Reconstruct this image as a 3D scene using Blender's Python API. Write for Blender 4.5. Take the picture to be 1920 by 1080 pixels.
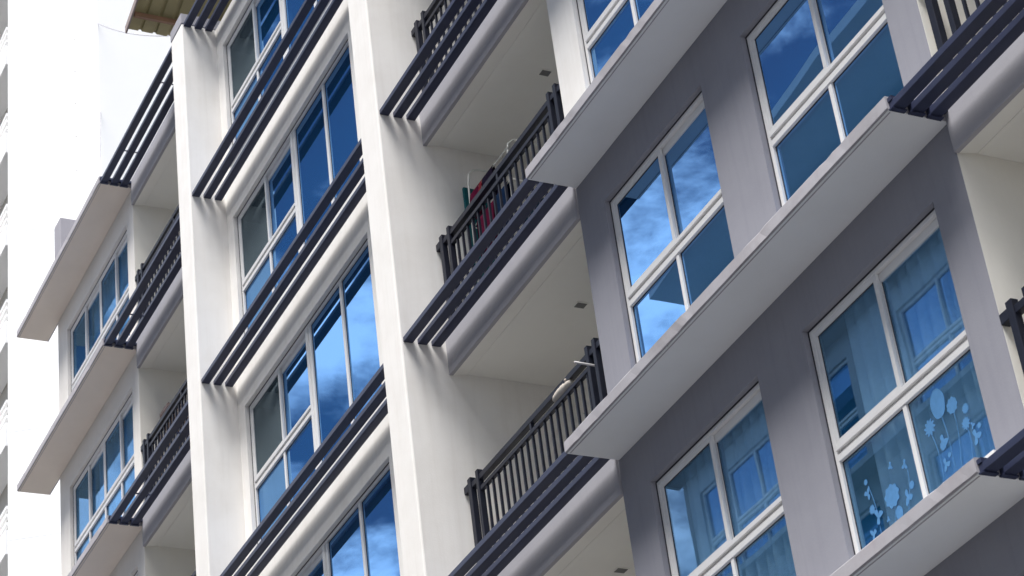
import bpy, bmesh, math, random
from mathutils import Matrix, Vector
random.seed(7)
S = bpy.context.scene
COL = S.collection
for o in list(bpy.data.objects):
    bpy.data.objects.remove(o)

# ------------------------------------------------------------------ camera
cam_d = bpy.data.cameras.new('camera')
cam_d.sensor_width = 36.0
cam_d.lens = 36.0 * 4434.5 / 1920.0
cam_d.clip_start = 0.1
cam_d.clip_end = 3000.0
cam = bpy.data.objects.new('camera', cam_d)
COL.objects.link(cam)
cam.matrix_world = Matrix(((0.424631, 0.523694, 0.738534, 16.1616),
                           (0.898278, -0.141822, -0.415913, -9.9615),
                           (-0.113071, 0.840018, -0.530645, -6.9105),
                           (0, 0, 0, 1)))
S.camera = cam
cam_d.dof.use_dof = True
cam_d.dof.focus_distance = 23.0
cam_d.dof.aperture_fstop = 5.6

# ------------------------------------------------------------------ sky, sun, exposure
SUN_EL, SUN_AZ = 67.0, -28.0           # azimuth off the facade normal, towards +X
w = bpy.data.worlds.new('World')
S.world = w
w.use_nodes = True
nt = w.node_tree
nt.nodes.clear()
def N(tree, kind, **kw):
    n = tree.nodes.new(kind)
    for k, v in kw.items():
        setattr(n, k, v)
    return n
sky = N(nt, 'ShaderNodeTexSky', sky_type='NISHITA', sun_disc=False)
sky.sun_elevation = math.radians(SUN_EL)
sky.sun_rotation = math.radians(180.0 + SUN_AZ)
sky.air_density = 1.0
sky.dust_density = 1.2
sky.ozone_density = 1.6
tc = N(nt, 'ShaderNodeTexCoord')
mp = N(nt, 'ShaderNodeMapping')
mp.inputs['Location'].default_value = (-4.98, -4.45, -3.73)
mp.inputs['Scale'].default_value = (1.0, 1.0, 1.9)
n1 = N(nt, 'ShaderNodeTexNoise', noise_dimensions='3D')
n1.inputs['Scale'].default_value = 7.5
n1.inputs['Detail'].default_value = 9.0
n1.inputs['Roughness'].default_value = 0.60
n1.inputs['Distortion'].default_value = 0.25
n2 = N(nt, 'ShaderNodeTexNoise', noise_dimensions='3D')
n2.inputs['Scale'].default_value = 1.3
n2.inputs['Detail'].default_value = 2.0
add = N(nt, 'ShaderNodeMath', operation='MULTIPLY_ADD')
add.inputs[1].default_value = 0.6
rm = N(nt, 'ShaderNodeMapRange', interpolation_type='SMOOTHSTEP')
rm.inputs['From Min'].default_value = 0.74
rm.inputs['From Max'].default_value = 0.91
mx = N(nt, 'ShaderNodeMixRGB')
mx.inputs['Color2'].default_value = (19.0, 20.0, 22.0, 1)
bg = N(nt, 'ShaderNodeBackground')
bg.inputs['Strength'].default_value = 0.05
wo = N(nt, 'ShaderNodeOutputWorld')
L = nt.links.new
L(tc.outputs['Generated'], mp.inputs['Vector'])
L(mp.outputs['Vector'], n1.inputs['Vector'])
L(mp.outputs['Vector'], n2.inputs['Vector'])
L(n2.outputs['Fac'], add.inputs[0])
L(n1.outputs['Fac'], add.inputs[2])
L(add.outputs[0], rm.inputs['Value'])
L(rm.outputs['Result'], mx.inputs['Fac'])
L(sky.outputs['Color'], mx.inputs['Color1'])
L(mx.outputs['Color'], bg.inputs['Color'])
L(bg.outputs['Background'], wo.inputs['Surface'])

sun_d = bpy.data.lights.new('sun', 'SUN')
sun_d.energy = 5.0
sun_d.angle = math.radians(27.0)
sun_d.color = (1.0, 0.975, 0.945)
sun = bpy.data.objects.new('sun', sun_d)
COL.objects.link(sun)
sv = Vector((math.sin(math.radians(-SUN_AZ)) * math.cos(math.radians(SUN_EL)),
             -math.cos(math.radians(SUN_AZ)) * math.cos(math.radians(SUN_EL)),
             math.sin(math.radians(SUN_EL))))
sun.rotation_euler = sv.to_track_quat('Z', 'Y').to_euler()
sun.location = sv * 60

S.view_settings.view_transform = 'Standard'
S.view_settings.look = 'None'
S.view_settings.gamma = 1.0
S.view_settings.exposure = 0.71
S.view_settings.use_curve_mapping = False

# ------------------------------------------------------------------ materials
def mat(name):
    m = bpy.data.materials.new(name)
    m.use_nodes = True
    t = m.node_tree
    t.nodes.clear()
    out = N(t, 'ShaderNodeOutputMaterial')
    return m, t, out
def principled(t, out, col, rough, spec=0.5):
    b = N(t, 'ShaderNodeBsdfPrincipled')
    b.inputs['Base Color'].default_value = (*col, 1)
    b.inputs['Roughness'].default_value = rough
    b.inputs['Specular IOR Level'].default_value = spec
    t.links.new(b.outputs[0], out.inputs['Surface'])
    return b
def plaster(name, col, stain=(0.55, 0.5, 0.44), amount=0.12, rough=0.85, bump=0.12, streak=0.5):
    """painted render: broad tone drift, vertical rain streaks, fine grain"""
    m, t, out = mat(name)
    b = principled(t, out, col, rough, 0.25)
    g = N(t, 'ShaderNodeNewGeometry')
    l = t.links.new
    m1 = N(t, 'ShaderNodeMapping'); m1.inputs['Scale'].default_value = (9, 9, 0.45)
    l(g.outputs['Position'], m1.inputs['Vector'])
    ns = N(t, 'ShaderNodeTexNoise'); ns.inputs['Scale'].default_value = 1.6; ns.inputs['Detail'].default_value = 5
    l(m1.outputs[0], ns.inputs['Vector'])
    r1 = N(t, 'ShaderNodeMapRange'); r1.inputs['From Min'].default_value = 0.5; r1.inputs['From Max'].default_value = 0.85
    r1.inputs['To Max'].default_value = streak
    l(ns.outputs['Fac'], r1.inputs['Value'])
    nb = N(t, 'ShaderNodeTexNoise'); nb.inputs['Scale'].default_value = 1.7; nb.inputs['Detail'].default_value = 6
    nb.inputs['Roughness'].default_value = 0.62
    l(g.outputs['Position'], nb.inputs['Vector'])
    r2 = N(t, 'ShaderNodeMapRange'); r2.inputs['From Min'].default_value = 0.42; r2.inputs['From Max'].default_value = 0.8
    l(nb.outputs['Fac'], r2.inputs['Value'])
    ad = N(t, 'ShaderNodeMath', operation='ADD', use_clamp=True)
    l(r1.outputs[0], ad.inputs[0]); l(r2.outputs[0], ad.inputs[1])
    ml = N(t, 'ShaderNodeMath', operation='MULTIPLY'); ml.inputs[1].default_value = amount
    l(ad.outputs[0], ml.inputs[0])
    mixc = N(t, 'ShaderNodeMixRGB')
    mixc.inputs['Color1'].default_value = (*col, 1)
    mixc.inputs['Color2'].default_value = (col[0]*stain[0], col[1]*stain[1], col[2]*stain[2], 1)
    l(ml.outputs[0], mixc.inputs['Fac'])
    l(mixc.outputs[0], b.inputs['Base Color'])
    nf = N(t, 'ShaderNodeTexNoise'); nf.inputs['Scale'].default_value = 55; nf.inputs['Detail'].default_value = 6
    l(g.outputs['Position'], nf.inputs['Vector'])
    bp = N(t, 'ShaderNodeBump'); bp.inputs['Strength'].default_value = bump; bp.inputs['Distance'].default_value = 0.01
    l(nf.outputs['Fac'], bp.inputs['Height'])
    l(bp.outputs[0], b.inputs['Normal'])
    return m
def satin(name, col, rough, var=0.25, spec=0.5):
    m, t, out = mat(name)
    b = principled(t, out, col, rough, spec)
    g = N(t, 'ShaderNodeNewGeometry')
    n = N(t, 'ShaderNodeTexNoise'); n.inputs['Scale'].default_value = 7; n.inputs['Detail'].default_value = 6
    t.links.new(g.outputs['Position'], n.inputs['Vector'])
    mixc = N(t, 'ShaderNodeMixRGB')
    mixc.inputs['Color1'].default_value = (*[c*(1-var) for c in col], 1)
    mixc.inputs['Color2'].default_value = (*[min(1, c*(1+var)) for c in col], 1)
    t.links.new(n.outputs['Fac'], mixc.inputs['Fac'])
    t.links.new(mixc.outputs[0], b.inputs['Base Color'])
    mr = N(t, 'ShaderNodeMapRange'); mr.inputs['To Min'].default_value = rough*0.75; mr.inputs['To Max'].default_value = min(1, rough*1.3)
    t.links.new(n.outputs['Fac'], mr.inputs['Value'])
    t.links.new(mr.outputs[0], b.inputs['Roughness'])
    return m
def glass_mat(name, refl=(0.23, 0.46, 0.82), through=(0.08, 0.28, 0.50), fac=0.74, body=(0.01, 0.30, 0.75), wob=0.0007, bodyfac=0.24):
    """blue reflective solar glass: tinted mirror over a tinted see-through layer"""
    m, t, out = mat(name)
    l = t.links.new
    gl = N(t, 'ShaderNodeBsdfGlossy'); gl.inputs['Roughness'].default_value = 0.0
    gl.inputs['Color'].default_value = (*refl, 1)
    tr = N(t, 'ShaderNodeBsdfTransparent'); tr.inputs['Color'].default_value = (*through, 1)
    mixs = N(t, 'ShaderNodeMixShader'); mixs.inputs['Fac'].default_value = fac
    df = N(t, 'ShaderNodeBsdfDiffuse'); df.inputs['Color'].default_value = (*body, 1)
    mixb = N(t, 'ShaderNodeMixShader'); mixb.inputs['Fac'].default_value = bodyfac
    l(tr.outputs[0], mixb.inputs[1]); l(df.outputs[0], mixb.inputs[2])
    l(mixb.outputs[0], mixs.inputs[1]); l(gl.outputs[0], mixs.inputs[2]); l(mixs.outputs[0], out.inputs['Surface'])
    g = N(t, 'ShaderNodeNewGeometry')
    n = N(t, 'ShaderNodeTexNoise'); n.inputs['Scale'].default_value = 0.9; n.inputs['Detail'].default_value = 1
    l(g.outputs['Position'], n.inputs['Vector'])
    bp = N(t, 'ShaderNodeBump'); bp.inputs['Strength'].default_value = 1.0; bp.inputs['Distance'].default_value = wob
    l(n.outputs['Fac'], bp.inputs['Height']); l(bp.outputs[0], gl.inputs['Normal'])
    return m
def cloth(name, col, fold=0.0):
    m, t, out = mat(name)
    b = principled(t, out, col, 0.9, 0.1)
    g = N(t, 'ShaderNodeNewGeometry')
    n = N(t, 'ShaderNodeTexNoise'); n.inputs['Scale'].default_value = 30; n.inputs['Detail'].default_value = 3
    t.links.new(g.outputs['Position'], n.inputs['Vector'])
    mixc = N(t, 'ShaderNodeMixRGB')
    mixc.inputs['Color1'].default_value = (*[c*0.8 for c in col], 1)
    mixc.inputs['Color2'].default_value = (*[min(1, c*1.15) for c in col], 1)
    t.links.new(n.outputs['Fac'], mixc.inputs['Fac'])
    t.links.new(mixc.outputs[0], b.inputs['Base Color'])
    return m

M_WHITE = plaster('white_render', (0.83, 0.805, 0.77), amount=0.20, streak=0.65)
M_WARM = plaster('warm_white_render', (0.80, 0.76, 0.71), amount=0.16, streak=0.5)
M_CREAM = plaster('cream_render', (0.81, 0.785, 0.725), amount=0.10)
M_SOFFIT = plaster('soffit_render', (0.80, 0.785, 0.745), amount=0.10, streak=0.0)
M_GREY = plaster('grey_render', (0.285, 0.284, 0.318), amount=0.38, stain=(0.70, 0.70, 0.74), streak=0.8, bump=0.1)
M_BEAM = plaster('lavender_grey_render', (0.35, 0.345, 0.375), amount=0.3, stain=(0.7, 0.7, 0.74))
M_LEDGE = plaster('ledge_render', (0.37, 0.36, 0.385), amount=0.55, stain=(0.62, 0.57, 0.55), streak=0.3)
M_LEDGEC = plaster('cream_ledge_render', (0.42, 0.40, 0.42), amount=0.18, streak=0.1)
M_UNDER = plaster('ledge_soffit_paint', (0.74, 0.755, 0.77), amount=0.10, streak=0.0)
M_UNDERC = plaster('cream_soffit_paint', (0.84, 0.75, 0.66), amount=0.12, streak=0.0)
M_CAP = plaster('grey_coping', (0.34, 0.33, 0.36), amount=0.2)
M_TOWER = plaster('tower_render', (0.88, 0.88, 0.88), amount=0.03)
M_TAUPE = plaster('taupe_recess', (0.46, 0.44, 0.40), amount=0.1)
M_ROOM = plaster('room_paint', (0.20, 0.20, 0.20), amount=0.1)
M_TWIN = plaster('pale_block_render', (0.58, 0.575, 0.565), amount=0.14)
M_DARK = satin('dark_navy_metal', (0.030, 0.036, 0.072), 0.36, spec=0.3)
M_RAIL = satin('dark_navy_railing', (0.011, 0.013, 0.024), 0.42, spec=0.3)
M_FRAME = satin('white_aluminium', (0.74, 0.73, 0.72), 0.38, 0.06)
M_GASKET_SHADE = satin('black_gasket_shade', (0.03, 0.03, 0.04), 0.6)  # pane gaskets, and the shade painted into the window reveals
M_GLASS = glass_mat('blue_solar_glass')
M_GLASS2 = glass_mat('blue_glass_plain', (0.18, 0.34, 0.6), (0.1, 0.3, 0.5), 0.7)
M_GLASSC = glass_mat('clearer_blue_glass', (0.30, 0.52, 0.80), (0.80, 0.92, 1.0), 0.30, body=(0.02, 0.36, 0.62), bodyfac=0.05)
M_LAMP = satin('downlight_dark', (0.14, 0.14, 0.14), 0.3)
M_STICK = cloth('sticker_blue', (0.09, 0.24, 0.47))
M_CURT = cloth('curtain_pale', (0.90, 0.90, 0.90))
M_CURTB = cloth('curtain_blue', (0.42, 0.66, 0.86))
M_RACK = satin('rack_tube', (0.62, 0.62, 0.58), 0.3, 0.1)
M_SCREEN = None
def screen_mat():
    m, t, out = mat('insect_mesh')
    d = N(t, 'ShaderNodeBsdfDiffuse'); d.inputs['Color'].default_value = (0.07, 0.095, 0.11, 1)
    tr = N(t, 'ShaderNodeBsdfTransparent')
    gl = N(t, 'ShaderNodeBsdfGlossy'); gl.inputs['Roughness'].default_value = 0.04; gl.inputs['Color'].default_value = (0.35, 0.45, 0.52, 1)
    a = N(t, 'ShaderNodeMixShader'); a.inputs['Fac'].default_value = 0.4
    b = N(t, 'ShaderNodeMixShader'); b.inputs['Fac'].default_value = 0.22
    t.links.new(d.outputs[0], a.inputs[1]); t.links.new(tr.outputs[0], a.inputs[2])
    t.links.new(a.outputs[0], b.inputs[1]); t.links.new(gl.outputs[0], b.inputs[2])
    t.links.new(b.outputs[0], out.inputs['Surface'])
    return m
M_SCREEN = screen_mat()

# ------------------------------------------------------------------ helpers
def link(name, data, m=None, parent=None, loc=(0, 0, 0), rot=(0, 0, 0)):
    o = bpy.data.objects.new(name, data)
    COL.objects.link(o)
    if m is not None and data is not None and len(data.materials) == 0:
        data.materials.append(m)
    o.location = loc
    o.rotation_euler = rot
    if parent is not None:
        o.parent = parent
    return o
def tag(o, label, cat, group=None):
    o['label'] = label; o['category'] = cat
    if group:
        o['group'] = group
    return o
def structure(o):
    o['kind'] = 'structure'
    return o
def from_bm(name, bm, smooth=False):
    me = bpy.data.meshes.new(name)
    bmesh.ops.recalc_face_normals(bm, faces=bm.faces[:])
    bm.to_mesh(me); bm.free()
    if smooth:
        for p in me.polygons:
            p.use_smooth = True
    return me
def add_box(bm, x0, x1, y0, y1, z0, z1, bev=0.0):
    b2 = bmesh.new()
    vs = [b2.verts.new(c) for c in ((x0,y0,z0),(x1,y0,z0),(x1,y1,z0),(x0,y1,z0),(x0,y0,z1),(x1,y0,z1),(x1,y1,z1),(x0,y1,z1))]
    for f in ((0,3,2,1),(4,5,6,7),(0,1,5,4),(1,2,6,5),(2,3,7,6),(3,0,4,7)):
        b2.faces.new([vs[i] for i in f])
    if bev > 0:
        bmesh.ops.bevel(b2, geom=b2.edges[:], offset=bev, segments=2, affect='EDGES', profile=0.5)
    tmp = bpy.data.meshes.new('tmp')
    b2.to_mesh(tmp); b2.free()
    bm.from_mesh(tmp)
    bpy.data.meshes.remove(tmp)
def box(name, x0, x1, y0, y1, z0, z1, bev=0.0):
    bm = bmesh.new(); add_box(bm, x0, x1, y0, y1, z0, z1, bev)
    return from_bm(name, bm)
def boxes(name, lst, bev=0.0):
    bm = bmesh.new()
    for b in lst:
        add_box(bm, *b, bev)
    return from_bm(name, bm)
def holed(name, x0, x1, z0, z1, y0, y1, holes):
    """wall slab in the XZ plane with rectangular openings, one closed mesh"""
    xs = sorted({x0, x1, *[h[0] for h in holes], *[h[1] for h in holes]})
    zs = sorted({z0, z1, *[h[2] for h in holes], *[h[3] for h in holes]})
    def solid(i, j):
        if i < 0 or j < 0 or i >= len(xs)-1 or j >= len(zs)-1:
            return False
        cx, cz = (xs[i]+xs[i+1])/2, (zs[j]+zs[j+1])/2
        return not any(h[0] < cx < h[1] and h[2] < cz < h[3] for h in holes)
    bm = bmesh.new()
    vd = {}
    def V(x, y, z):
        k = (round(x, 5), round(y, 5), round(z, 5))
        if k not in vd:
            vd[k] = bm.verts.new(k)
        return vd[k]
    for i in range(len(xs)-1):
        for j in range(len(zs)-1):
            if not solid(i, j):
                continue
            a, b, c, d = xs[i], xs[i+1], zs[j], zs[j+1]
            bm.faces.new((V(a,y0,c), V(b,y0,c), V(b,y0,d), V(a,y0,d)))
            bm.faces.new((V(a,y1,d), V(b,y1,d), V(b,y1,c), V(a,y1,c)))
            if not solid(i-1, j): bm.faces.new((V(a,y0,d), V(a,y1,d), V(a,y1,c), V(a,y0,c)))
            if not solid(i+1, j): bm.faces.new((V(b,y0,c), V(b,y1,c), V(b,y1,d), V(b,y0,d)))
            if not solid(i, j-1): bm.faces.new((V(a,y0,c), V(a,y1,c), V(b,y1,c), V(b,y0,c)))
            if not solid(i, j+1): bm.faces.new((V(b,y0,d), V(b,y1,d), V(a,y1,d), V(a,y0,d)))
    return from_bm(name, bm)
def tube(bm, pts, r, seg=8):
    pts = [Vector(p) for p in pts]
    rings = []
    for i, p in enumerate(pts):
        d = (pts[min(i+1, len(pts)-1)] - pts[max(i-1, 0)]).normalized()
        q = d.to_track_quat('Z', 'Y')
        rings.append([bm.verts.new(p + q @ Vector((r*math.cos(2*math.pi*k/seg), r*math.sin(2*math.pi*k/seg), 0))) for k in range(seg)])
    for a, b in zip(rings, rings[1:]):
        for k in range(seg):
            bm.faces.new((a[k], a[(k+1) % seg], b[(k+1) % seg], b[k]))
    bm.faces.new(rings[0][::-1]); bm.faces.new(rings[-1])
def empty(name, loc=(0, 0, 0), parent=None):
    return link(name, None, None, parent, loc)

# ------------------------------------------------------------------ ground
GZ = -8.5
def ground():
    bm = bmesh.new()
    vs = [bm.verts.new(c) for c in ((-900,-900,GZ),(900,-900,GZ),(900,900,GZ),(-900,900,GZ))]
    bm.faces.new(vs)
    structure(link('ground', from_bm('ground', bm), plaster('asphalt', (0.05, 0.05, 0.053), amount=0.3, rough=0.9)))
    structure(link('pavement', box('pavement', -40, 30, -13.9, 0.5, GZ, GZ+0.13, 0.01), plaster('concrete_paving', (0.185, 0.185, 0.185), amount=0.3)))
ground()

# ------------------------------------------------------------------ the apartment building
H = 3.0
LO, TOP = -1, 5
A0, A1, P1a, P1, P2a, P2, D0, D1, E1, E2 = -18.06, -13.26, -9.66, -9.186, -3.57, -3.074, -0.02, 5.3, 8.9, 9.4
LF = -0.546                                # front of ledges
SL = ((-0.5226, -0.4144), (-0.3563, -0.2514), (-0.1948, -0.0901))
SILL, HEAD = 0.42, 2.54
B = empty('apartment_building', (0, 0, GZ))
tag(B, 'white and grey apartment building with solid ledges, dark louvre slats and blue windows', 'building')
ROOT = empty  # alias not used for parts
def bpart(name, me, m, loc=(0, 0, 0), parent=None):
    if parent is None:
        return link(name, me, m, B, (loc[0], loc[1], loc[2]-GZ))
    return link(name, me, m, parent, loc)
def bempty(name, loc):
    return link(name, None, None, B, (loc[0], loc[1], loc[2]-GZ))

# piers: party walls that stand proud of the bays
for x0, x1, y1 in ((P1a, P1, 1.7), (P2a, P2, 1.7), (E1, E2, 1.7)):
    bpart('pier', box('pier', x0, x1, -0.55, y1, GZ+0.1, 15.05, 0.018), M_WHITE)
    bpart('coping', box('coping', x0-0.004, x1+0.004, -0.556, y1, 15.052, 15.235, 0.006), M_CAP)
# core behind rooms and balconies, roof
bpart('core_wall', box('core', A1-4.14, E2-0.01, 1.55, 9.0, GZ+0.1, 15.04), M_ROOM)
bpart('roof', boxes('roof', ((-17.41, E2-0.02, 0.2, 9.05, 15.045, 15.16),), 0.0), M_CAP)
# floor plates
for k in range(LO, TOP+1):
    for x0, x1 in ((-17.40, A1-0.0), (P1+0.002, P2a-0.002), (D0+0.1, D1-0.12)):
        bpart('floor_plate', box('plate', x0, x1, 0.16, 1.56, k*H-0.28, k*H+0.10), M_ROOM)

def wall_panels(xa, xb, y0, y1, opening_list, head, mats):
    for k in range(LO-1, TOP):
        z0 = k*H if k >= LO else GZ+0.1
        z1 = (k+1)*H
        ops = [(a, b, k*H+SILL, k*H+head) for a, b in opening_list] if k >= LO else []
        bpart('wall', holed('wall', xa, xb, z0, z1 if k < TOP-1 else z1+0.04, y0, y1, ops), mats(k))
wall_panels(-17.42, A1, 0.0, 0.15, [(-16.89, -13.59)], HEAD, lambda k: M_WARM)
wall_panels(P1+0.0, P2a, -0.03, 0.12, [(-8.94, -4.74)], 2.58, lambda k: M_WHITE)
wall_panels(D0, D1-0.003, 0.0, 0.15, [(0.455, 2.335), (3.04, 4.92)], HEAD, lambda k: M_WHITE if k >= 2 else M_GREY)
# end wall of the far bay, party walls between rooms and balconies
bpart('side_wall', box('side', -17.419, -17.25, 0.151, 1.6, GZ+0.1, 15.03), M_WHITE)
bpart('side_wall', box('side', A1-0.15, A1+0.003, 0.004, 1.6, GZ+0.1, 15.02), M_CREAM)
bpart('side_wall', box('side', D0-0.003, D0+0.12, 0.004, 1.6, GZ+0.1, 15.02), M_CREAM)
bpart('side_wall', box('side', D1-0.12, D1, 0.004, 1.6, GZ+0.1, 15.02), M_CREAM)

# solid ledges over the window bays
def ledge_mesh(x0, x1, y0, y1, z0, z1, seed):
    rnd = random.Random(seed)
    bm = bmesh.new()
    n = int((x1-x0)/0.09)
    c = 0.008
    prof = [(y0+c, z0), (y1, z0), (y1, z1), (y0+c, z1), (y0, z1-c), (y0, z0+c)]
    ph = [rnd.uniform(0, 6.28) for _ in range(12)]
    rings = []
    for i in range(n+1):
        x = x0+(x1-x0)*i/n
        chip = 0.006*max(0.0, rnd.random()-0.86)/0.14
        chip2 = 0.006*max(0.0, rnd.random()-0.90)/0.10
        row = []
        for j, (y, z) in enumerate(prof):
            if j in (1, 2):
                row.append(bm.verts.new((x, y, z))); continue
            dy = 0.0016*math.sin(1.7*x+ph[j])+0.0010*math.sin(6.1*x+ph[j+6])
            dz = 0.0014*math.sin(2.3*x+ph[j+3])+0.0008*math.sin(8.7*x+ph[j+5])
            if j in (0, 5): dy += chip
            if j in (3, 4): dy += chip2; dz -= chip2*0.7
            row.append(bm.verts.new((x, y+dy, z+(dz if j >= 3 else 0))))
        rings.append(row)
    for p, q in zip(rings, rings[1:]):
        for j in range(6):
            bm.faces.new((p[j], p[(j+1) % 6], q[(j+1) % 6], q[j]))
    bm.faces.new(rings[0][::-1]); bm.faces.new(rings[-1])
    return from_bm('ledge', bm)
for k in range(LO, TOP+1):
    bpart('ledge', ledge_mesh(D0+0.02, D1+0.005, LF, 0.02, 0.0, 0.118, 20+k), M_LEDGE, (0, 0, k*H))
    bpart('ledge', ledge_mesh(A0, A1, LF, 0.02, 0.0, 0.118, 40+k), M_LEDGEC, (0, 0, k*H))
# painted soffit panel and narrow drip edge under each ledge
for xa, xb, mm, mu in ((D0+0.025, D1, M_LEDGE, M_UNDER), (A0+0.006, A1-0.003, M_LEDGEC, M_UNDERC)):
    sm = box('soffit_panel', xa, xb, LF+0.017, -0.002, -0.006, 0.002)
    dm = box('drip', xa+0.02, xb-0.02, LF+0.035, LF+0.043, -0.010, -0.0065)
    for k in range(LO, TOP+1):
        o = bpart('ledge_soffit', sm, mu, (0, 0, k*H))
        link('drip_edge', dm, mm, o)

# louvre shelves: three slats each
slat_cache = {}
def louvre(xa, xb, k, cleat_a=False, cleat_b=False):
    e = bempty('louvre_shelf', (xa, 0, k*H))
    for i, (y0, y1) in enumerate(SL):
        key = (round(xb-xa, 3), i)
        if key not in slat_cache:
            slat_cache[key] = box('slat', 0.0, xb-xa, y0, y1, -0.005, 0.054, 0.004)
        link('slat', slat_cache[key], M_DARK, e)
    if cleat_a:
        link('cleat', box('cleat', 0.001, 0.05, -0.53, -0.02, 0.055, 0.09), M_DARK, e)
        for i, (y0, y1) in enumerate(SL):
            link('fixing_plate', box('plate', 0.001, 0.045, y0-0.012, y1+0.012, -0.018, -0.006), M_DARK, e)
    # cross ties between slats
    n = 2 if (cleat_a and xa < -10) else 0
    for j in range(n):
        x = (j+0.5)*(xb-xa)/n
        link('cross_tie', boxes('tie', ((x-0.006, x+0.006, SL[0][1]+0.001, SL[1][0]-0.001, 0.012, 0.03), (x-0.006, x+0.006, SL[1][1]+0.001, SL[2][0]-0.001, 0.012, 0.03))), M_DARK, e)
for k in range(0, TOP+1):
    louvre(A1+0.002, P1a-0.002, k, cleat_a=True)
    louvre(P1+0.001, P2a-0.001, k)
    louvre(P2+0.001, D0+0.019, k)
for k in range(LO, TOP+1):
    louvre(D1+0.006, E1-0.002, k, cleat_a=True)

# balconies: edge beam, soffit strip, ceiling slab, back wall
def balcony(xa, xb, k, drop, ceil):
    z = k*H
    bpart('edge_beam', box('beam', xa+0.001, xb-0.001, -0.026, 0.02, z-drop, z+0.13, 0.006), M_BEAM)
    bm = bmesh.new()
    ya, yb, za, zb = 0.022, 0.19, z-drop+0.004, z-ceil
    prof = [(ya, za), (yb, zb), (yb, z+0.12), (ya, z+0.12)]
    r = [[bm.verts.new((x, y, zz)) for y, zz in prof] for x in (xa+0.002, xb-0.002)]
    for i in range(4):
        bm.faces.new((r[0][i], r[0][(i+1) % 4], r[1][(i+1) % 4], r[1][i]))
    bm.faces.new(r[0][::-1]); bm.faces.new(r[1])
    bpart('beam_soffit', from_bm('soffit', bm), M_SOFFIT)
    bpart('ceiling_slab', box('slab', xa+0.002, xb-0.002, 0.191, 1.56, z-ceil-0.004, z+0.11), M_SOFFIT)
for k in range(0, TOP+1):
    balcony(A1+0.003, P1a, k, 0.336, 0.30)
    balcony(P2, D0-0.003, k, 0.340, 0.30)
for k in range(LO, TOP+1):
    balcony(D1, E1, k, 0.285, 0.25)
for xa, xb in ((A1+0.004, P1a-0.001), (P2+0.001, D0-0.004), (D1+0.001, E1-0.001)):
    bpart('wall', box('backwall', xa, xb, 1.40, 1.545, GZ+0.1, 15.01), M_CREAM)

# recessed square downlights in the ceilings
dl = box('downlight', -0.045, 0.045, -0.055, 0.055, -0.010, 0.02, 0.003)
dlt = boxes('trim', ((-0.058, 0.058, -0.068, -0.0555, -0.007, 0.01), (-0.058, 0.058, 0.0555, 0.068, -0.007, 0.01),
                     (-0.058, -0.0455, -0.0555, 0.0555, -0.007, 0.01), (0.0455, 0.058, -0.0555, 0.0555, -0.007, 0.01)))
for k in range(0, TOP+1):
    for x in (-1.49, -11.5):
        d = bpart('downlight', dl, M_LAMP, (x, 0.75, k*H-0.304))
        link('lamp_trim', dlt, M_SOFFIT, d)

# railings
def railing_mesh(xa, xb):
    """returns list of (name, mesh)"""
    out = []
    y0, y1 = 0.004, 0.050
    for x, wd in ((xa+0.135, 0.045), (xa+0.320, 0.035), (xb-0.245, 0.035), (xb-0.10, 0.035)):
        out.append(('post', box('post', x-wd, x+wd*0.6, y0-0.012, y1+0.006, 0.12, 1.36, 0.004)))
    out.append(('top_rail', box('top_rail', xa+0.002, xb-0.002, y0, y1+0.02, 1.238, 1.30, 0.004)))
    out.append(('middle_rail', box('middle_rail', xa+0.34, xb-0.27, y0, y1, 1.115, 1.162, 0.003)))
    out.append(('bottom_rail', box('bottom_rail', xa+0.34, xb-0.27, y0, y1, 0.185, 0.225, 0.003)))
    cx = (xa+xb)/2
    out.append(('strut', box('strut', cx-0.018, cx+0.018, y0+0.004, y1-0.004, 1.163, 1.237)))
    out.append(('bracket', box('bracket', xa+0.003, xa+0.10, y0-0.015, y1+0.015, 1.225, 1.3115, 0.006)))
    return out
bal_mesh = box('baluster', -0.011, 0.011, 0.014, 0.040, 0.226, 1.114)
def railing(xa, xb, k):
    e = bempty('railing', (xa, 0, k*H))
    if (round(xb-xa, 3)) not in rail_cache:
        rail_cache[round(xb-xa, 3)] = railing_mesh(0, xb-xa)
    for n, me in rail_cache[round(xb-xa, 3)]:
        link(n, me, M_RAIL, e)
    x = 0.46
    while x < xb-xa-0.30:
        link('baluster', bal_mesh, M_RAIL, e, (x, 0, 0))
        x += 0.1325
rail_cache = {}
for k in (2, 3, 4):
    railing(A1+0.003, P1a, k)
for k in (0, 1, 2, 3):
    railing(P2, D0-0.003, k)
for k in (0, 1):
    railing(D1, E1, k)

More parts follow.
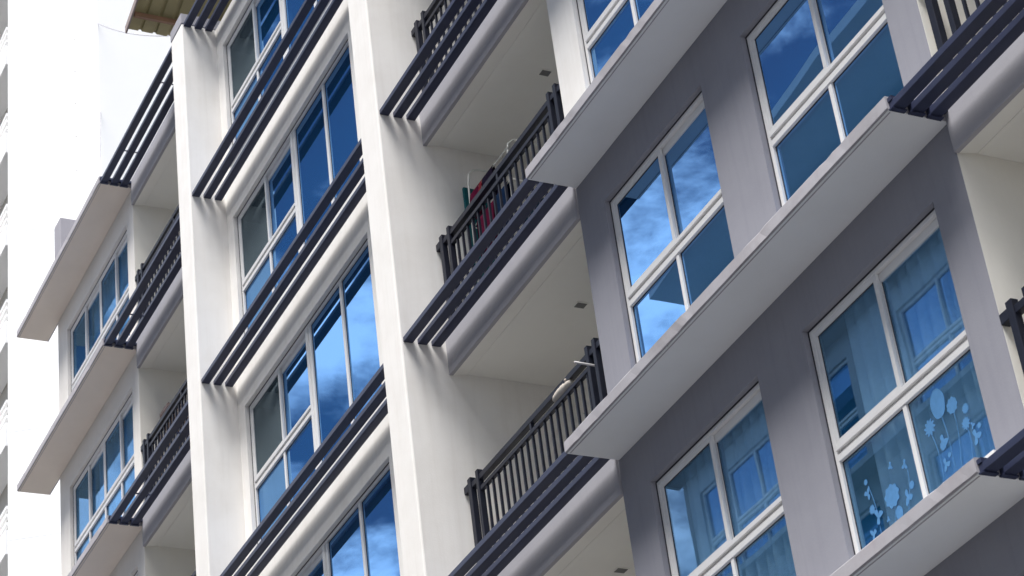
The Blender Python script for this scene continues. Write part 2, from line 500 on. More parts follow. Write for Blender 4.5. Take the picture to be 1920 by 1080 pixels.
# ------------------------------------------------------------------ windows
win_cache = {}
def bar(name, lst, bev=0.003):
    return (name, boxes(name, lst, bev))
def sash(x0, x1, z0, z1, y0, y1, wd=0.045):
    return ((x0, x1, y0, y1, z0, z0+wd), (x0, x1, y0, y1, z1-wd, z1), (x0, x0+wd, y0, y1, z0+wd+0.0005, z1-wd-0.0005), (x1-wd, x1, y0, y1, z0+wd+0.0005, z1-wd-0.0005))
def window_pieces(kind):
    """local coords: x from opening edge, y from wall face, z from floor level"""
    if kind in win_cache:
        return win_cache[kind]
    out = []                                   # (name, mesh, material, layer)
    if kind == 'D':
        W, hd = 1.88, HEAD
    elif kind == 'C':
        W, hd = 4.20, 2.58
    else:
        W, hd = 3.30, HEAD
    f0 = 0.058
    e = 0.0015
    fr = [(e, 0.055, f0, 0.14, SILL+e, hd-e), (W-0.055, W-e, f0, 0.14, SILL+e, hd-e),
          (0.0555, W-0.0555, f0, 0.14, hd-0.05, hd-e), (0.0555, W-0.0555, f0, 0.14, SILL+e, SILL+0.06)]
    out.append(('frame', boxes('frame', fr, 0.003), M_FRAME))
    out.append(('reveal_shade', boxes('reveal_shade', ((e, W-e, f0-0.004, f0-0.0005, hd-0.016, hd-e), (e, 0.014, f0-0.004, f0-0.0005, SILL+0.031, hd-0.0165))), M_GASKET_SHADE))  # dark strips at head and left jamb: reveal shade painted as black bars
    T0, T1 = 1.335, 1.465                       # transom
    def transom(xa, xb):
        out.append(('transom', boxes('transom', ((xa, xb, f0-0.012, 0.12, 1.425, T1), (xa, xb, f0+0.02, 0.12, 1.3905, 1.4245), (xa, xb, f0-0.004, 0.12, T0, 1.39)), 0.002), M_FRAME))
    def pane(x0, x1, z0, z1, y, m=None, nm='pane'):
        out.append((nm, box('pane', x0, x1, y, y+0.006, z0, z1), m or M_GLASS))
        out.append(('gasket', boxes('gasket', ((x0-0.001, x0+0.008, y-0.004, y-0.0005, z0, z1), (x1-0.006, x1+0.001, y-0.004, y-0.0005, z0, z1), (x0+0.009, x1-0.007, y-0.004, y-0.0005, z1-0.008, z1+0.001))), M_GASKET_SHADE))
    def pair_upper(x0, x1, xm, front_left=True, screen=False):
        # two sliding sashes, the one on the far side in the front track
        ya, yb = (f0+0.004, f0+0.034), (f0+0.040, f0+0.07)
        if not front_left:
            ya, yb = yb, ya
        s1 = sash(x0, xm+0.03, T1+e, hd-0.0505, *ya)
        s2 = sash(xm-0.015, x1, T1+e, hd-0.0505, *yb)
        s2 = tuple(s2) + ((xm+0.031, x1, yb[0]-0.002, yb[1], hd-0.125, hd-0.096),)
        out.append(('sash', boxes('sash', s1, 0.002), M_FRAME))
        out.append(('sash', boxes('sash', s2, 0.002), M_FRAME))
        if screen:
            out.append(('insect_screen', box('screen', x0+0.0455, xm-0.0155, ya[0]+0.012, ya[0]+0.014, T1+0.047, hd-0.096), M_SCREEN))
        else:
            pane(x0+0.0455, xm-0.0155, T1+0.047, hd-0.096, ya[0]+0.014)
        pane(xm+0.0305, x1-0.0455, T1+0.047, hd-0.096, yb[0]+0.014)
    def lower(xs):
        for a, b in zip(xs, xs[1:]):
            pane(a+0.024, b-0.024, SILL+0.0605, T0-0.0005, f0+0.03)
        for x in xs[1:-1]:
            out.append(('mullion', box('mullion', x-0.0235, x+0.0235, f0+0.004, 0.12, SILL+0.0605, T0-0.0005, 0.003), M_FRAME))
    if kind == 'D':
        transom(0.0555, W-0.0555)
        pair_upper(0.0555, W-0.0555, W/2+0.0)
        lower([0.032, W/2+0.01, W-0.032])
    elif kind == 'C':
        xm = W/2
        out.append(('mullion', boxes('mullion', ((xm-0.075, xm-0.005, f0-0.006, 0.13, SILL+0.0605, hd-0.0505), (xm-0.0045, xm+0.065, f0+0.006, 0.13, SILL+0.0605, hd-0.0505)), 0.003), M_FRAME))
        transom(0.0555, xm-0.0755)
        pair_upper(0.0555, xm-0.0755, xm/2, screen=True)
        lower([0.032, xm/2+0.01, xm-0.052])
        m3 = 3*W/4 + 0.015
        for a, b in ((xm+0.066, m3-0.03), (m3+0.03, W-0.056)):
            pane(a, b, SILL+0.0605, hd-0.0505, f0+0.03)
        out.append(('mullion', box('mullion', m3-0.0295, m3+0.0295, f0+0.004, 0.12, SILL+0.0605, hd-0.0505, 0.003), M_FRAME))
    else:
        q = W/4
        transom(0.0555, W-0.0555)
        out.append(('mullion', box('mullion', 2*q-0.02, 2*q+0.02, f0, 0.13, T1+0.0005, hd-0.0505, 0.003), M_FRAME))
        pair_upper(0.0555, 2*q-0.021, q)
        pair_upper(2*q+0.021, W-0.0555, 3*q)
        lower([0.032, q, 2*q, 3*q, W-0.032])
    out.append(('sill', box('sill', -0.0+e, W-e, -0.018, 0.044, SILL+0.001, SILL+0.03, 0.004), M_FRAME))
    win_cache[kind] = out
    return out
def window(kind, x, y, k, clear=False):
    e = bempty('window', (x, y, k*H))
    for n, me, m in window_pieces(kind):
        o = link(n, me, m, e)
        if clear and n == 'pane':
            o.material_slots[0].link = 'OBJECT'
            o.material_slots[0].material = M_GLASSC
    return e
WIN = {}
for k in range(LO, TOP):
    WIN['d1', k] = window('D', 0.455, 0.0, k, k == 0)
    WIN['d2', k] = window('D', 3.04, 0.0, k, k == 0)
    WIN['c', k] = window('C', -8.94, -0.03, k)
    WIN['a', k] = window('A', -16.89, 0.0, k, k in (3, 4))

# flower stickers on the lower panes of one window
STK = [(1.299, 1.156, 'oval', 0.073), (1.448, 1.057, 'round', 0.047), (1.152, 1.036, 'star', 0.048), (1.269, 0.854, 'leaf', 0.04), (1.583, 0.956, 'star', 0.029), (1.551, 0.852, 'star', 0.036), (1.617, 0.8, 'leaf', 0.019), (1.68, 0.765, 'round', 0.016), (1.627, 0.705, 'leaf', 0.041), (1.257, 0.837, 'round', 0.029), (1.298, 0.734, 'round', 0.015), (1.24, 0.684, 'leaf', 0.034), (0.777, 0.926, 'leaf', 0.028), (0.557, 0.783, 'round', 0.069), (0.736, 0.68, 'leaf', 0.04), (0.598, 0.618, 'oval', 0.037), (0.278, 0.948, 'leaf', 0.033), (0.349, 0.724, 'leaf', 0.043), (0.292, 0.805, 'star', 0.028), (0.612, 1.003, 'leaf', 0.022), (0.809, 0.744, 'star', 0.025), (0.282, 1.041, 'star', 0.018), (0.243, 0.622, 'leaf', 0.033), (0.454, 0.64, 'leaf', 0.017)]
def sticker(x, z, kind, r):
    r *= 1.3
    bm = bmesh.new()
    n = 40
    pts = []
    ph = random.uniform(0, 6.28)
    for i in range(n):
        a = 2*math.pi*i/n
        if kind == 'oval':
            q = r*(1+0.02*math.sin(5*a)); px, pz = q*0.9*math.cos(a), q*1.25*math.sin(a)
        elif kind == 'round':
            q = r*(1+0.09*math.cos(9*a+ph)); px, pz = q*math.cos(a), q*math.sin(a)
        elif kind == 'star':
            q = r*(0.62+0.5*abs(math.cos(5*a+ph))); px, pz = q*math.cos(a), q*math.sin(a)
        else:
            q = r*(0.75+0.4*math.cos(3*a+ph)+0.1*math.cos(8*a)); px, pz = q*0.9*math.cos(a), q*1.15*math.sin(a)
        pts.append((px, pz))
    lo = [bm.verts.new((px, 0, pz)) for px, pz in pts]
    hi = [bm.verts.new((px, 0.0012, pz)) for px, pz in pts]
    bm.faces.new(lo); bm.faces.new(hi[::-1])
    for i in range(n):
        bm.faces.new((lo[i], hi[i], hi[(i+1) % n], lo[(i+1) % n]))
    return from_bm('sticker', bm)
for i, (x, z, kd, r) in enumerate(STK):
    link('flower_sticker', sticker(x, z, kd, r), M_STICK, WIN['d2', 0], (x, 0.0855-0.0004*(i % 7), z))
for x0, z0, x1, z1 in ((1.299, 1.09, 1.34, 0.5), (1.448, 1.01, 1.40, 0.5), (1.152, 0.99, 1.2, 0.5), (1.551, 0.82, 1.53, 0.5), (0.30, 1.0, 0.36, 0.5), (0.557, 0.72, 0.5, 0.5), (0.80, 0.9, 0.7, 0.5)):
    bm = bmesh.new()
    tube(bm, [(x0+(x1-x0)*t+0.015*math.sin(5*t), 0, z0+(z1-z0)*t) for t in [i/8 for i in range(9)]], 0.0035, 5)
    for v in bm.verts:
        v.co.y *= 0.2
    link('flower_stem_sticker', from_bm('stem', bm), M_STICK, WIN['d2', 0], (0, 0.0865, 0))

# ------------------------------------------------------------------ rooftop canopy over the far bay
def canopy():
    e = bempty('roof_canopy', (-11.0, 0, 15.16))
    dz = 16.303-15.16
    sl = 0.32
    m_sheet = satin('olive_roof_sheet', (0.36, 0.31, 0.15), 0.5, 0.2)
    m_wood = satin('brown_purlin', (0.24, 0.13, 0.07), 0.6, 0.3)
    # corrugated sheets, ribs along the slope
    bm = bmesh.new()
    prof = []
    y = -0.755
    while y < 4.4:
        prof += [(y, 0), (y+0.17, 0), (y+0.185, 0.03), (y+0.215, 0.03)]
        y += 0.23
    rows = []
    for x in (0, 5.5):
        rows.append(([bm.verts.new((x, py, dz+x*sl+pz)) for py, pz in prof], [bm.verts.new((x, py, dz+x*sl+pz+0.006)) for py, pz in prof]))
    n = len(prof)
    for i in range(n-1):
        bm.faces.new((rows[0][0][i], rows[1][0][i], rows[1][0][i+1], rows[0][0][i+1]))
        bm.faces.new((rows[0][1][i], rows[0][1][i+1], rows[1][1][i+1], rows[1][1][i]))
        bm.faces.new((rows[0][0][i], rows[0][0][i+1], rows[0][1][i+1], rows[0][1][i]))
        bm.faces.new((rows[1][0][i], rows[1][1][i], rows[1][1][i+1], rows[1][0][i+1]))
    link('roof_sheet', from_bm('sheet', bm), m_sheet, e)
    for x in (0.28, 1.9, 3.6, 5.2):
        link('purlin', box('purlin', x, x+0.05, -0.74, 4.3, dz+x*sl-0.085, dz+x*sl-0.004), m_wood, e)
    bm = bmesh.new()
    vs = [[bm.verts.new((x, yy, dz+x*sl+zz)) for yy, zz in ((-0.785, -0.075), (-0.758, -0.075), (-0.758, 0.05), (-0.785, 0.05))] for x in (-0.02, 5.52)]
    for i in range(4):
        bm.faces.new((vs[0][i], vs[0][(i+1) % 4], vs[1][(i+1) % 4], vs[1][i]))
    bm.faces.new(vs[0][::-1]); bm.faces.new(vs[1])
    link('verge_board', from_bm('verge', bm), satin('grey_brown_board', (0.30, 0.24, 0.22), 0.6), e)
    for x, yy in ((0.5, 0.9), (0.5, 4.0), (3.6, 0.9), (3.6, 4.0)):
        link('post', box('post', x, x+0.08, yy, yy+0.08, 0.0, dz+x*sl-0.004), m_wood, e)
canopy()
bpart('roof_upstand', box('upstand', -16.56, -16.2, -0.30, 0.5, 15.115, 16.33, 0.01), M_CAP)

# ------------------------------------------------------------------ things on the balconies and behind the windows
def curtain(name, x0, x1, y, z0, z1, m, label, amp=0.042, wave=0.15, group=None):
    bm = bmesh.new()
    nx = int((x1-x0)/0.018)
    cols = []
    for i in range(nx+1):
        x = x0+(x1-x0)*i/nx
        a = amp*math.sin(2*math.pi*x/wave+0.9*math.sin(3.1*x))+0.4*amp*math.sin(2*math.pi*x/(wave*2.7))
        cols.append([bm.verts.new((x, y+a*(0.55+0.45*t)+0.002*q, z1+(z0-z1)*t)) for q in (0, 1) for t in (0, 0.5, 1)])
    for a, b in zip(cols, cols[1:]):
        for j in (0, 1):
            bm.faces.new((a[j], a[j+1], b[j+1], b[j]))
            bm.faces.new((a[3+j], b[3+j], b[4+j], a[4+j]))
        bm.faces.new((a[0], b[0], b[3], a[3])); bm.faces.new((a[2], a[5], b[5], b[2]))
    bm.faces.new((cols[0][0], cols[0][3], cols[0][4], cols[0][1])); bm.faces.new((cols[0][1], cols[0][4], cols[0][5], cols[0][2]))
    o = link(name, from_bm('curtain', bm, True), m)
    return tag(o, label, 'curtain', group)
curtain('curtain', 3.42, 4.88, 0.17, 0.45, 2.55, M_CURT, 'pale sheer curtain behind the window with flower stickers')
curtain('curtain', 0.75, 2.28, 0.17, 0.45, 2.55, M_CURT, 'pale sheer curtain behind the grey bay window beside the one with flower stickers')
curtain('curtain', -16.1, -13.7, 0.24, 12.15, 14.6, M_CURTB, 'blue curtain behind the four-pane far bay window under the roof upstand')
curtain('curtain', -15.95, -13.7, 0.24, 9.15, 11.6, M_CURTB, 'blue curtain behind the four-pane far bay window beside the balcony with a crate')

def rack():
    e = empty('clothes_rack', (-2.63, 0.25, 6.11))
    tag(e, 'white tube clothes airer on the balcony hung with magenta and navy washing', 'clothes rack')
    for x, dz in ((0.0, 0.0), (0.95, -0.26)):
        bm = bmesh.new()
        tube(bm, [(x, -0.04, 0), (x, 0.0, 1.78+dz), (x, 0.02, 1.92+dz), (x, 0.08, 1.98+dz), (x, 0.16, 2.0+dz), (x, 0.32, 2.0+dz), (x, 0.40, 1.98+dz), (x, 0.46, 1.92+dz), (x, 0.48, 1.78+dz), (x, 0.52, 0)], 0.011)
        link('end_frame', from_bm('end_frame', bm, True), M_RACK, e)
    for y, z in ((0.0, 1.60), (0.48, 1.60), (0.0, 1.2), (0.48, 1.2), (0.24, 0.4)):
        bm = bmesh.new(); tube(bm, [(-0.02, y, z), (0.97, y, z)], 0.007)
        link('rung', from_bm('rung', bm, True), M_RACK, e)
    for x in (0.0, 0.95):
        bm = bmesh.new(); tube(bm, [(x, -0.02, 1.2), (x, 0.50, 1.2)], 0.007)
        link('brace', from_bm('brace', bm, True), M_RACK, e)
rack()
def towel(x0, x1, y, ztop, ln, col, label, cat='towel'):
    """cloth folded over a rung: one draped sheet"""
    bm = bmesh.new()
    nx = 14
    path = [(-0.028, -ln), (-0.03, -ln*0.5), (-0.02, -0.04), (-0.012, 0.008), (0, 0.018), (0.012, 0.008), (0.02, -0.04), (0.03, -ln*0.45), (0.026, -ln*0.9)]
    g = []
    for i in range(nx+1):
        x = x0+(x1-x0)*i/nx
        wv = 0.012*math.sin(19*x+ln*9)
        row = []
        for dy, dz in path:
            row.append(bm.verts.new((x, dy+wv*min(1, -dz*4) if dz < 0 else dy, dz)))
        g.append(row)
    for a, b in zip(g, g[1:]):
        for j in range(len(path)-1):
            bm.faces.new((a[j], a[j+1], b[j+1], b[j]))
    bmesh.ops.solidify(bm, geom=bm.faces[:], thickness=0.004)
    o = link('hanging_towel', from_bm('towel', bm, True), cloth('towel_'+cat+label[:8], col), None, (0, y, ztop))
    return tag(o, label, cat)
R0 = 6.11
towel(-2.60, -2.38, 0.25, R0+1.60, 0.36, (0.17, 0.007, 0.05), 'narrow magenta towel hanging from the outer top rung of the clothes airer')
towel(-2.06, -1.74, 0.25, R0+1.2, 0.55, (0.008, 0.03, 0.09), 'navy blue garment hanging beside the wide magenta towel on the airer', 'garment')
towel(-2.28, -2.02, 0.25, R0+1.60, 0.36, (0.03, 0.02, 0.05), 'dark violet garment hanging from the outer top rung of the airer', 'garment')
towel(-2.37, -2.30, 0.25, R0+1.60, 0.16, (0.35, 0.04, 0.06), 'small red cloth folded over the rung beside the narrow magenta towel', 'cloth')
towel(-2.52, -2.08, 0.25, R0+1.2, 0.62, (0.15, 0.007, 0.045), 'wide magenta towel folded over the lower rung of the airer')
towel(-2.34, -1.90, 0.73, R0+1.2, 0.45, (0.012, 0.07, 0.12), 'dark teal towel folded over the inner lower rung of the airer')
def teal_board():
    o = link('folded_board', box('board', -0.02, 0.02, -0.16, 0.16, 0.0, 1.84, 0.008), cloth('teal_board', (0.012, 0.08, 0.095)), None, (-2.80, 0.42, 6.111), (0, 0, 0.05))
    tag(o, 'tall dark teal folded board standing beside the clothes airer', 'board')
teal_board()
def basin():
    bm = bmesh.new()
    prof = [(0.0, 0.0), (0.16, 0.0), (0.21, 0.19), (0.225, 0.2), (0.225, 0.215), (0.20, 0.21), (0.15, 0.02), (0.0, 0.015)]
    n = 24
    rings = [[bm.verts.new((r*math.cos(2*math.pi*k/n), r*math.sin(2*math.pi*k/n), z)) for k in range(n)] for r, z in prof[1:-1]]
    for a, b in zip(rings, rings[1:]):
        for k in range(n):
            bm.faces.new((a[k], a[(k+1) % n], b[(k+1) % n], b[k]))
    bm.faces.new(rings[0][::-1]); bm.faces.new(rings[-1])
    o = link('wash_basin', from_bm('basin', bm, True), satin('cyan_plastic', (0.08, 0.25, 0.36), 0.4), None, (-2.25, 0.34, 6.112))
    tag(o, 'pale cyan plastic wash basin on the balcony floor below the airer', 'basin')
basin()
def plush():
    e = empty('plush_toy', (-1.04, 0.03, 3*1+1.164))
    tag(e, 'cream striped plush toy animal lying along the balcony railing', 'plush toy')
    bm = bmesh.new()
    n, m = 14, 18
    rings = []
    for i in range(m+1):
        t = i/m
        x = 0.36*t
        r = 0.052*math.sin(math.pi*min(1, max(0.0, t*0.96+0.02)))**0.24*(1.0 if t < 0.72 else 0.92)
        if 0.68 < t < 0.76:
            r *= 0.9
        r *= 1+0.03*math.sin(t*70)
        rings.append([bm.verts.new((x, r*math.cos(2*math.pi*k/n), 0.052+r*math.sin(2*math.pi*k/n))) for k in range(n)])
    for a, b in zip(rings, rings[1:]):
        for k in range(n):
            bm.faces.new((a[k], a[(k+1) % n], b[(k+1) % n], b[k]))
    bm.faces.new(rings[0][::-1]); bm.faces.new(rings[-1])
    body = link('body', from_bm('body', bm, True), cloth('plush_cream', (0.55, 0.50, 0.44)), e)
    for s in (-1, 1):
        bm = bmesh.new()
        bmesh.ops.create_icosphere(bm, subdivisions=2, radius=0.016)
        link('ear', from_bm('ear', bm, True), cloth('plush_ear', (0.50, 0.44, 0.38)), e, (0.30, s*0.03, 0.098))
        bm = bmesh.new()
        bmesh.ops.create_icosphere(bm, subdivisions=2, radius=0.006)
        link('eye', from_bm('eye', bm, True), M_GASKET_SHADE, e, (0.345, s*0.022, 0.072))
plush()
def pole():
    bm = bmesh.new()
    tube(bm, [(-0.17, -0.21, 4.098), (-0.17, 0.04, 4.092), (-0.17, 0.55, 4.086)], 0.011, 8)
    tag(link('drying_pole', from_bm('pole', bm, True), satin('grey_pole', (0.42, 0.41, 0.40), 0.4)), 'short grey pole sticking out over the balcony rail near the plush toy', 'pole')
pole()
def crate(x, y, z, label, col, size=(0.36, 0.28, 0.24), name='crate'):
    e = empty(name, (x, y, z))
    tag(e, label, 'crate' if name == 'crate' else 'box')
    a, b, c = size
    m = satin(name+'_mat', col, 0.6)
    link('base', box('base', -a/2, a/2, -b/2, b/2, 0, 0.015), m, e)
    for s in (-1, 1):
        for j in range(3):
            z0 = 0.02+j*(c-0.02)/3
            link('slat', box('slat', -a/2, a/2, s*b/2-0.006, s*b/2+0.006, z0, z0+(c-0.02)/3-0.02), m, e)
            link('slat', box('slat', s*a/2-0.006, s*a/2+0.006, -b/2+0.0065, b/2-0.0065, z0, z0+(c-0.02)/3-0.02), m, e)
        for t in (-1, 1):
            link('corner_post', box('corner', s*(a/2-0.02)-0.008, s*(a/2-0.02)+0.008, t*(b/2-0.022)-0.008, t*(b/2-0.022)+0.008, 0.015, c), m, e)
def stool(x, y, z, label, h=1.0):
    e = empty('shelf_stand', (x, y, z))
    tag(e, label, 'stand')
    m = satin('stand_brown', (0.20, 0.13, 0.10), 0.5)
    link('top', box('top', -0.22, 0.22, -0.16, 0.16, h-0.025, h, 0.003), m, e)
    link('shelf', box('shelf', -0.20, 0.20, -0.14, 0.14, h*0.45, h*0.45+0.02), m, e)
    for sx in (-1, 1):
        for sy in (-1, 1):
            link('leg', box('leg', sx*0.2-0.015, sx*0.2+0.015, sy*0.14-0.015, sy*0.14+0.015, 0, h-0.025), m, e)
stool(-12.98, 0.42, 9.11, 'brown shelf stand holding a crate on the far balcony', 1.52)
crate(-12.98, 0.42, 10.63, 'worn pinkish brown slatted crate on a stand above the far balcony rail', (0.34, 0.25, 0.23))
# planter group at the near end of the plush balcony
def pot(x, y, z, r, h, col, label, leaves=True):
    e = empty('potted_plant', (x, y, z))
    tag(e, label, 'plant')
    bm = bmesh.new()
    n = 18
    pr = [(0.75*r, 0), (r, h), (r*1.06, h), (r*1.06, h+0.02), (r*0.9, h+0.02), (r*0.88, h-0.02)]
    rings = [[bm.verts.new((q*math.cos(2*math.pi*k/n), q*math.sin(2*math.pi*k/n), zz)) for k in range(n)] for q, zz in pr]
    for a, b in zip(rings, rings[1:]):
        for k in range(n):
            bm.faces.new((a[k], a[(k+1) % n], b[(k+1) % n], b[k]))
    bm.faces.new(rings[0][::-1]); bm.faces.new(rings[-1])
    link('pot', from_bm('pot', bm, True), satin('pot_mat', col, 0.5), e)
    bm = bmesh.new()
    for i in range(70):
        a = random.uniform(0, 6.28); el = random.uniform(0.3, 1.4); L_ = random.uniform(0.15, 0.42)
        d = Vector((math.cos(a)*math.cos(el), math.sin(a)*math.cos(el), math.sin(el)))
        sd = d.cross(Vector((0, 0, 1))).normalized()*0.02
        b0 = Vector((0, 0, h)); mid = b0+d*L_*0.55; tip = b0+d*L_-Vector((0, 0, 0.06*L_))
        v = [bm.verts.new(b0), bm.verts.new(mid+sd), bm.verts.new(tip), bm.verts.new(mid-sd)]
        bm.faces.new((v[0], v[1], v[2])); bm.faces.new((v[0], v[2], v[3]))
    link('foliage', from_bm('leaves', bm), cloth('leaf_green', (0.06, 0.09, 0.05)), e)
pot(-0.62, 0.42, 3.111, 0.15, 0.55, (0.34, 0.32, 0.30), 'leafy plant in a tall pale pot behind the railing with the plush toy')
pot(-0.92, 0.50, 3.111, 0.13, 0.42, (0.16, 0.11, 0.09), 'leafy plant in a low brown pot behind the railing with the plush toy')
def storage(x, y, z, sx, sy, sz, col, label):
    e = empty('storage_box', (x, y, z)); tag(e, label, 'box')
    link('tub', box('tub', -sx/2, sx/2, -sy/2, sy/2, 0, sz*0.85, 0.012), satin('tub_mat', col, 0.4), e)
    link('lid', box('lid', -sx/2-0.012, sx/2+0.012, -sy/2-0.012, sy/2+0.012, sz*0.85+0.001, sz, 0.008), satin('lid_mat', (0.02, 0.20, 0.30), 0.4), e)
stool(-0.33, 0.38, 3.111, 'brown shelf stand by the grey bay on the plush toy balcony', 0.72)
storage(-0.33, 0.38, 3.832, 0.34, 0.24, 0.20, (0.55, 0.55, 0.55), 'pale storage tub with teal lid on a stand behind the railing')

# ------------------------------------------------------------------ white tower behind
def tower():
    T = empty('white_tower', (-37.4, 8, GZ))
    tag(T, 'bright white tower block with recessed balconies behind the far bay', 'building')
    zb, zt = 0.0, 75.0
    off = Vector((-37.4, 8, GZ))
    P15, P0, P190 = (-37.43, 4.55), (-36.37, 6.32), (-34.91, 6.46)
    pts = [P15, P0, P190, (-33.6, 22), (-60, 22), (-60, 3.45), (-41.3, 4.36+0.9), (-37.60, 4.55+0.95)]
    bm = bmesh.new()
    lo = [bm.verts.new((x-off.x, y-off.y, zb)) for x, y in pts]
    hi = [bm.verts.new((x-off.x, y-off.y, zt)) for x, y in pts]
    n = len(pts)
    bm.faces.new(lo[::-1]); bm.faces.new(hi)
    for i in range(n):
        bm.faces.new((lo[i], lo[(i+1) % n], hi[(i+1) % n], hi[i]))
    link('wall', from_bm('tower', bm), M_TOWER, T)
    # panel joints: thin recessed lines as slightly proud bands on the two visible faces
    def band(a, b, z, h, t, name, m, parent=T):
        va, vb = Vector((*a, 0)), Vector((*b, 0))
        d = (vb-va); nrm = Vector((d.y, -d.x, 0)).normalized()
        bm = bmesh.new()
        q = [va+d*0.01-nrm*0.05, vb-d*0.01-nrm*0.05, vb-d*0.01+nrm*t, va+d*0.01+nrm*t]
        l2 = [bm.verts.new((v.x-off.x, v.y-off.y, z-off.z)) for v in q]
        h2 = [bm.verts.new((v.x-off.x, v.y-off.y, z-off.z+h)) for v in q]
        bm.faces.new(l2[::-1]); bm.faces.new(h2)
        for i in range(4):
            bm.faces.new((l2[i], l2[(i+1) % 4], h2[(i+1) % 4], h2[i]))
        return link(name, from_bm(name, bm), m, parent)
    for j in range(16):
        z = 38.1-1.0+3.17*(j-12)
        band(P15, P0, z, 0.62, 0.005, 'string_course', M_TOWER)
        band(P0, P190, z, 0.62, 0.005, 'string_course', M_TOWER)
    # balcony strip on the left face: parapets, rails and taupe recess
    va, vb = (-37.50, 4.55+0.02), (-41.2, 4.37+0.02)
    for j in range(16):
        zf = 38.1+3.17*(j-12)
        bm = bmesh.new()
        lst = []
        add_box(bm, vb[0]-off.x, va[0]-off.x, 4.50-off.y, 5.45-off.y, zf-1.35-off.z, zf-0.66-off.z)
        link('balcony_parapet', from_bm('parapet', bm), M_TOWER, T)
        for zz in (zf-0.52, zf-0.28, zf-0.05):
            bm = bmesh.new()
            add_box(bm, vb[0]-off.x, va[0]-off.x, 4.52-off.y, 4.60-off.y, zz-off.z, zz+0.09-off.z)
            link('balcony_rail', from_bm('rail', bm), M_TOWER, T)
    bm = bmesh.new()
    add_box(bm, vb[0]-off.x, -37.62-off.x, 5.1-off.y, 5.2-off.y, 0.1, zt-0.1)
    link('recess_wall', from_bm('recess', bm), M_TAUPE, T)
    # bolts down the corner
    for j in range(26):
        bm = bmesh.new()
        bmesh.ops.create_icosphere(bm, subdivisions=1, radius=0.032)
        link('corner_fixing', from_bm('bolt', bm), M_SOFFIT, T, (P0[0]-off.x-0.05, P0[1]-off.y-0.08, 8+1.17*j-GZ))
tower()

def cable(a, b, sag, label):
    bm = bmesh.new()
    a, b = Vector(a), Vector(b)
    tube(bm, [a.lerp(b, i/16)-Vector((0, 0, sag*4*(i/16)*(1-i/16))) for i in range(17)], 0.011, 6)
    tag(link('overhead_cable', from_bm('cable', bm, True), M_CAP), label, 'cable')
cable((-34.93, 6.47, 36.74), (-10.46, 0.93, 16.40), 0.35, 'thin grey cable running from the white tower down to the roof canopy')
cable((-34.93, 6.49, 33.56), (-16.3, 0.40, 16.30), 0.25, 'thin grey cable running from the white tower to the grey roof upstand')

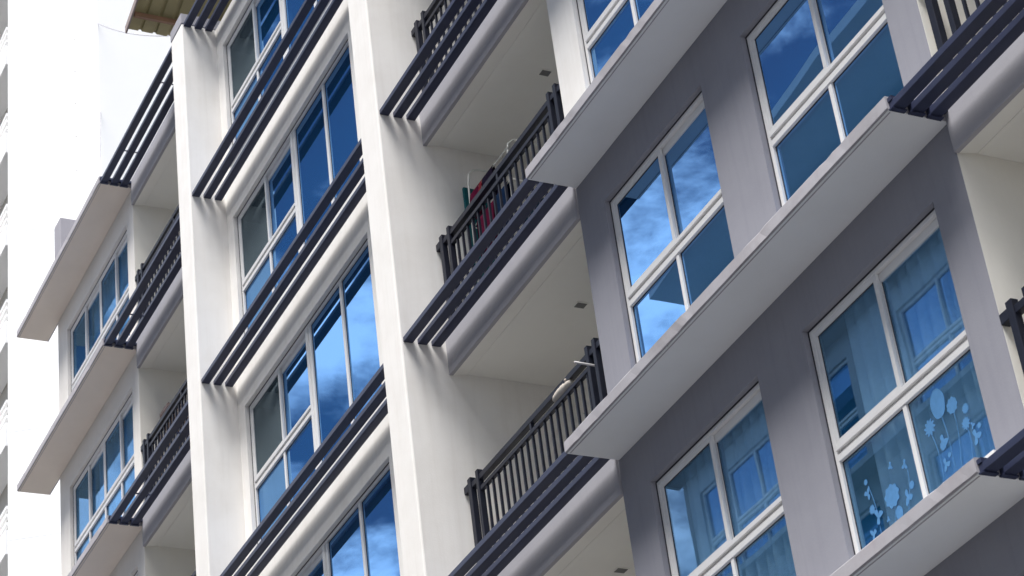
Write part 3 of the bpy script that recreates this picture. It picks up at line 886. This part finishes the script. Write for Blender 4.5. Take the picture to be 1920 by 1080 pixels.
# ------------------------------------------------------------------ block across the street (seen mirrored in the glass)
def twin():
    T = empty('street_block', (-4, -14, GZ))
    tag(T, 'pale apartment block across the street, mirrored in the blue window glass', 'building')
    off = Vector((-4, -14, GZ))
    def tp(name, me, m, parent=T, loc=(0, 0, 0)):
        return link(name, me, m, parent, loc)
    X0, X1 = -20.6, 14.0
    zl = 0.2
    bays = []
    x = -20.06
    while x+10 < X1:
        bays += [(x, x+2.95), (x+3.35, x+5.6), (x+7.25, x+9.6)]
        x += 10.2
    zs = [zl+3*k for k in range(-2, 6)]
    ztop = zl+18.0
    holes = [(a-off.x, b-off.x, z+0.45-off.z, z+2.54-off.z) for z in zs for a, b in bays]
    me = holed('twin_wall', X0-off.x, X1-off.x, 0.01, ztop-off.z, 0, -0.3, holes)
    tp('wall', me, M_TWIN)
    tp('core_wall', box('twin_core', X0-off.x+0.01, X1-off.x-0.01, -9.0, -1.5, 0.02, ztop-off.z-0.02), M_ROOM)
    for a in (X0, X1-0.31):
        tp('side_wall', box('twin_side', a-off.x+0.005, a-off.x+0.305, -1.6, -0.301, 0.02, ztop-off.z-0.03), M_TWIN)
    for z in zs + [ztop]:
        if z < ztop:
            tp('ledge', box('twin_ledge', X0-off.x-0.2, X1-off.x, -0.02, 0.45, z-off.z, z-off.z+0.12), M_TWIN)
            tp('floor_plate', box('twin_plate', X0-off.x+0.31, X1-off.x-0.32, -1.55, -0.31, z-off.z-0.2, z-off.z+0.1), M_ROOM)
    tp('roof', box('twin_roof', X0-off.x-0.1, X1-off.x, -9.1, -0.05, ztop-off.z, ztop-off.z+0.3), M_TWIN)
    # overhanging roof canopy with a slanted edge
    bm = bmesh.new()
    q = [(-19.2, -13.0), (-11.0, -12.1), (2.0, -11.6), (2.0, -16.0), (-19.2, -16.0)]
    lo = [bm.verts.new((a-off.x, b-off.y, ztop+0.55-off.z)) for a, b in q]
    hi = [bm.verts.new((a-off.x, b-off.y, ztop+0.75-off.z)) for a, b in q]
    n = len(q)
    bm.faces.new(lo[::-1]); bm.faces.new(hi)
    for i in range(n):
        bm.faces.new((lo[i], lo[(i+1) % n], hi[(i+1) % n], hi[i]))
    tp('roof_canopy', from_bm('twin_canopy', bm), M_TWIN)
    for a in (-18.5, -10.0, 1.0):
        tp('canopy_post', box('twin_post', a-off.x, a-off.x+0.15, -1.6, -1.45, ztop-off.z+0.3, ztop-off.z+0.55), M_TWIN)
    fcache = {}
    for z in zs:
        for a, b in bays:
            W = round(b-a, 3)
            if W not in fcache:
                f = [(0.001, 0.06, -0.15, -0.06, 0.451, 2.539), (W-0.06, W-0.001, -0.15, -0.06, 0.451, 2.539), (0.061, W-0.061, -0.15, -0.06, 2.48, 2.539), (0.061, W-0.061, -0.15, -0.06, 0.451, 0.51),
                     (0.061, W-0.061, -0.14, -0.05, 1.34, 1.39), (0.061, W-0.061, -0.14, -0.05, 1.43, 1.48)]
                nb = 3 if W > 2.6 else 2
                ps = []
                for i in range(1, nb):
                    xx = W*i/nb
                    f += [(xx-0.03, xx+0.03, -0.145, -0.055, 0.511, 1.339), (xx-0.03, xx+0.03, -0.145, -0.055, 1.481, 2.479)]
                for i in range(nb):
                    xa, xb = W*i/nb+(0.061 if i == 0 else 0.031), W*(i+1)/nb-(0.061 if i == nb-1 else 0.031)
                    ps.append(box('twin_pane', xa, xb, -0.105, -0.1, 0.511, 1.339))
                    ps.append(box('twin_pane', xa, xb, -0.105, -0.1, 1.481, 2.479))
                fcache[W] = (boxes('twin_frame', f), ps)
            wdw = tp('window', None, None, T, (a-off.x, 0, z-off.z))
            tp('frame', fcache[W][0], M_FRAME, wdw)
            for pm in fcache[W][1]:
                tp('pane', pm, M_GLASS2, wdw)
twin()
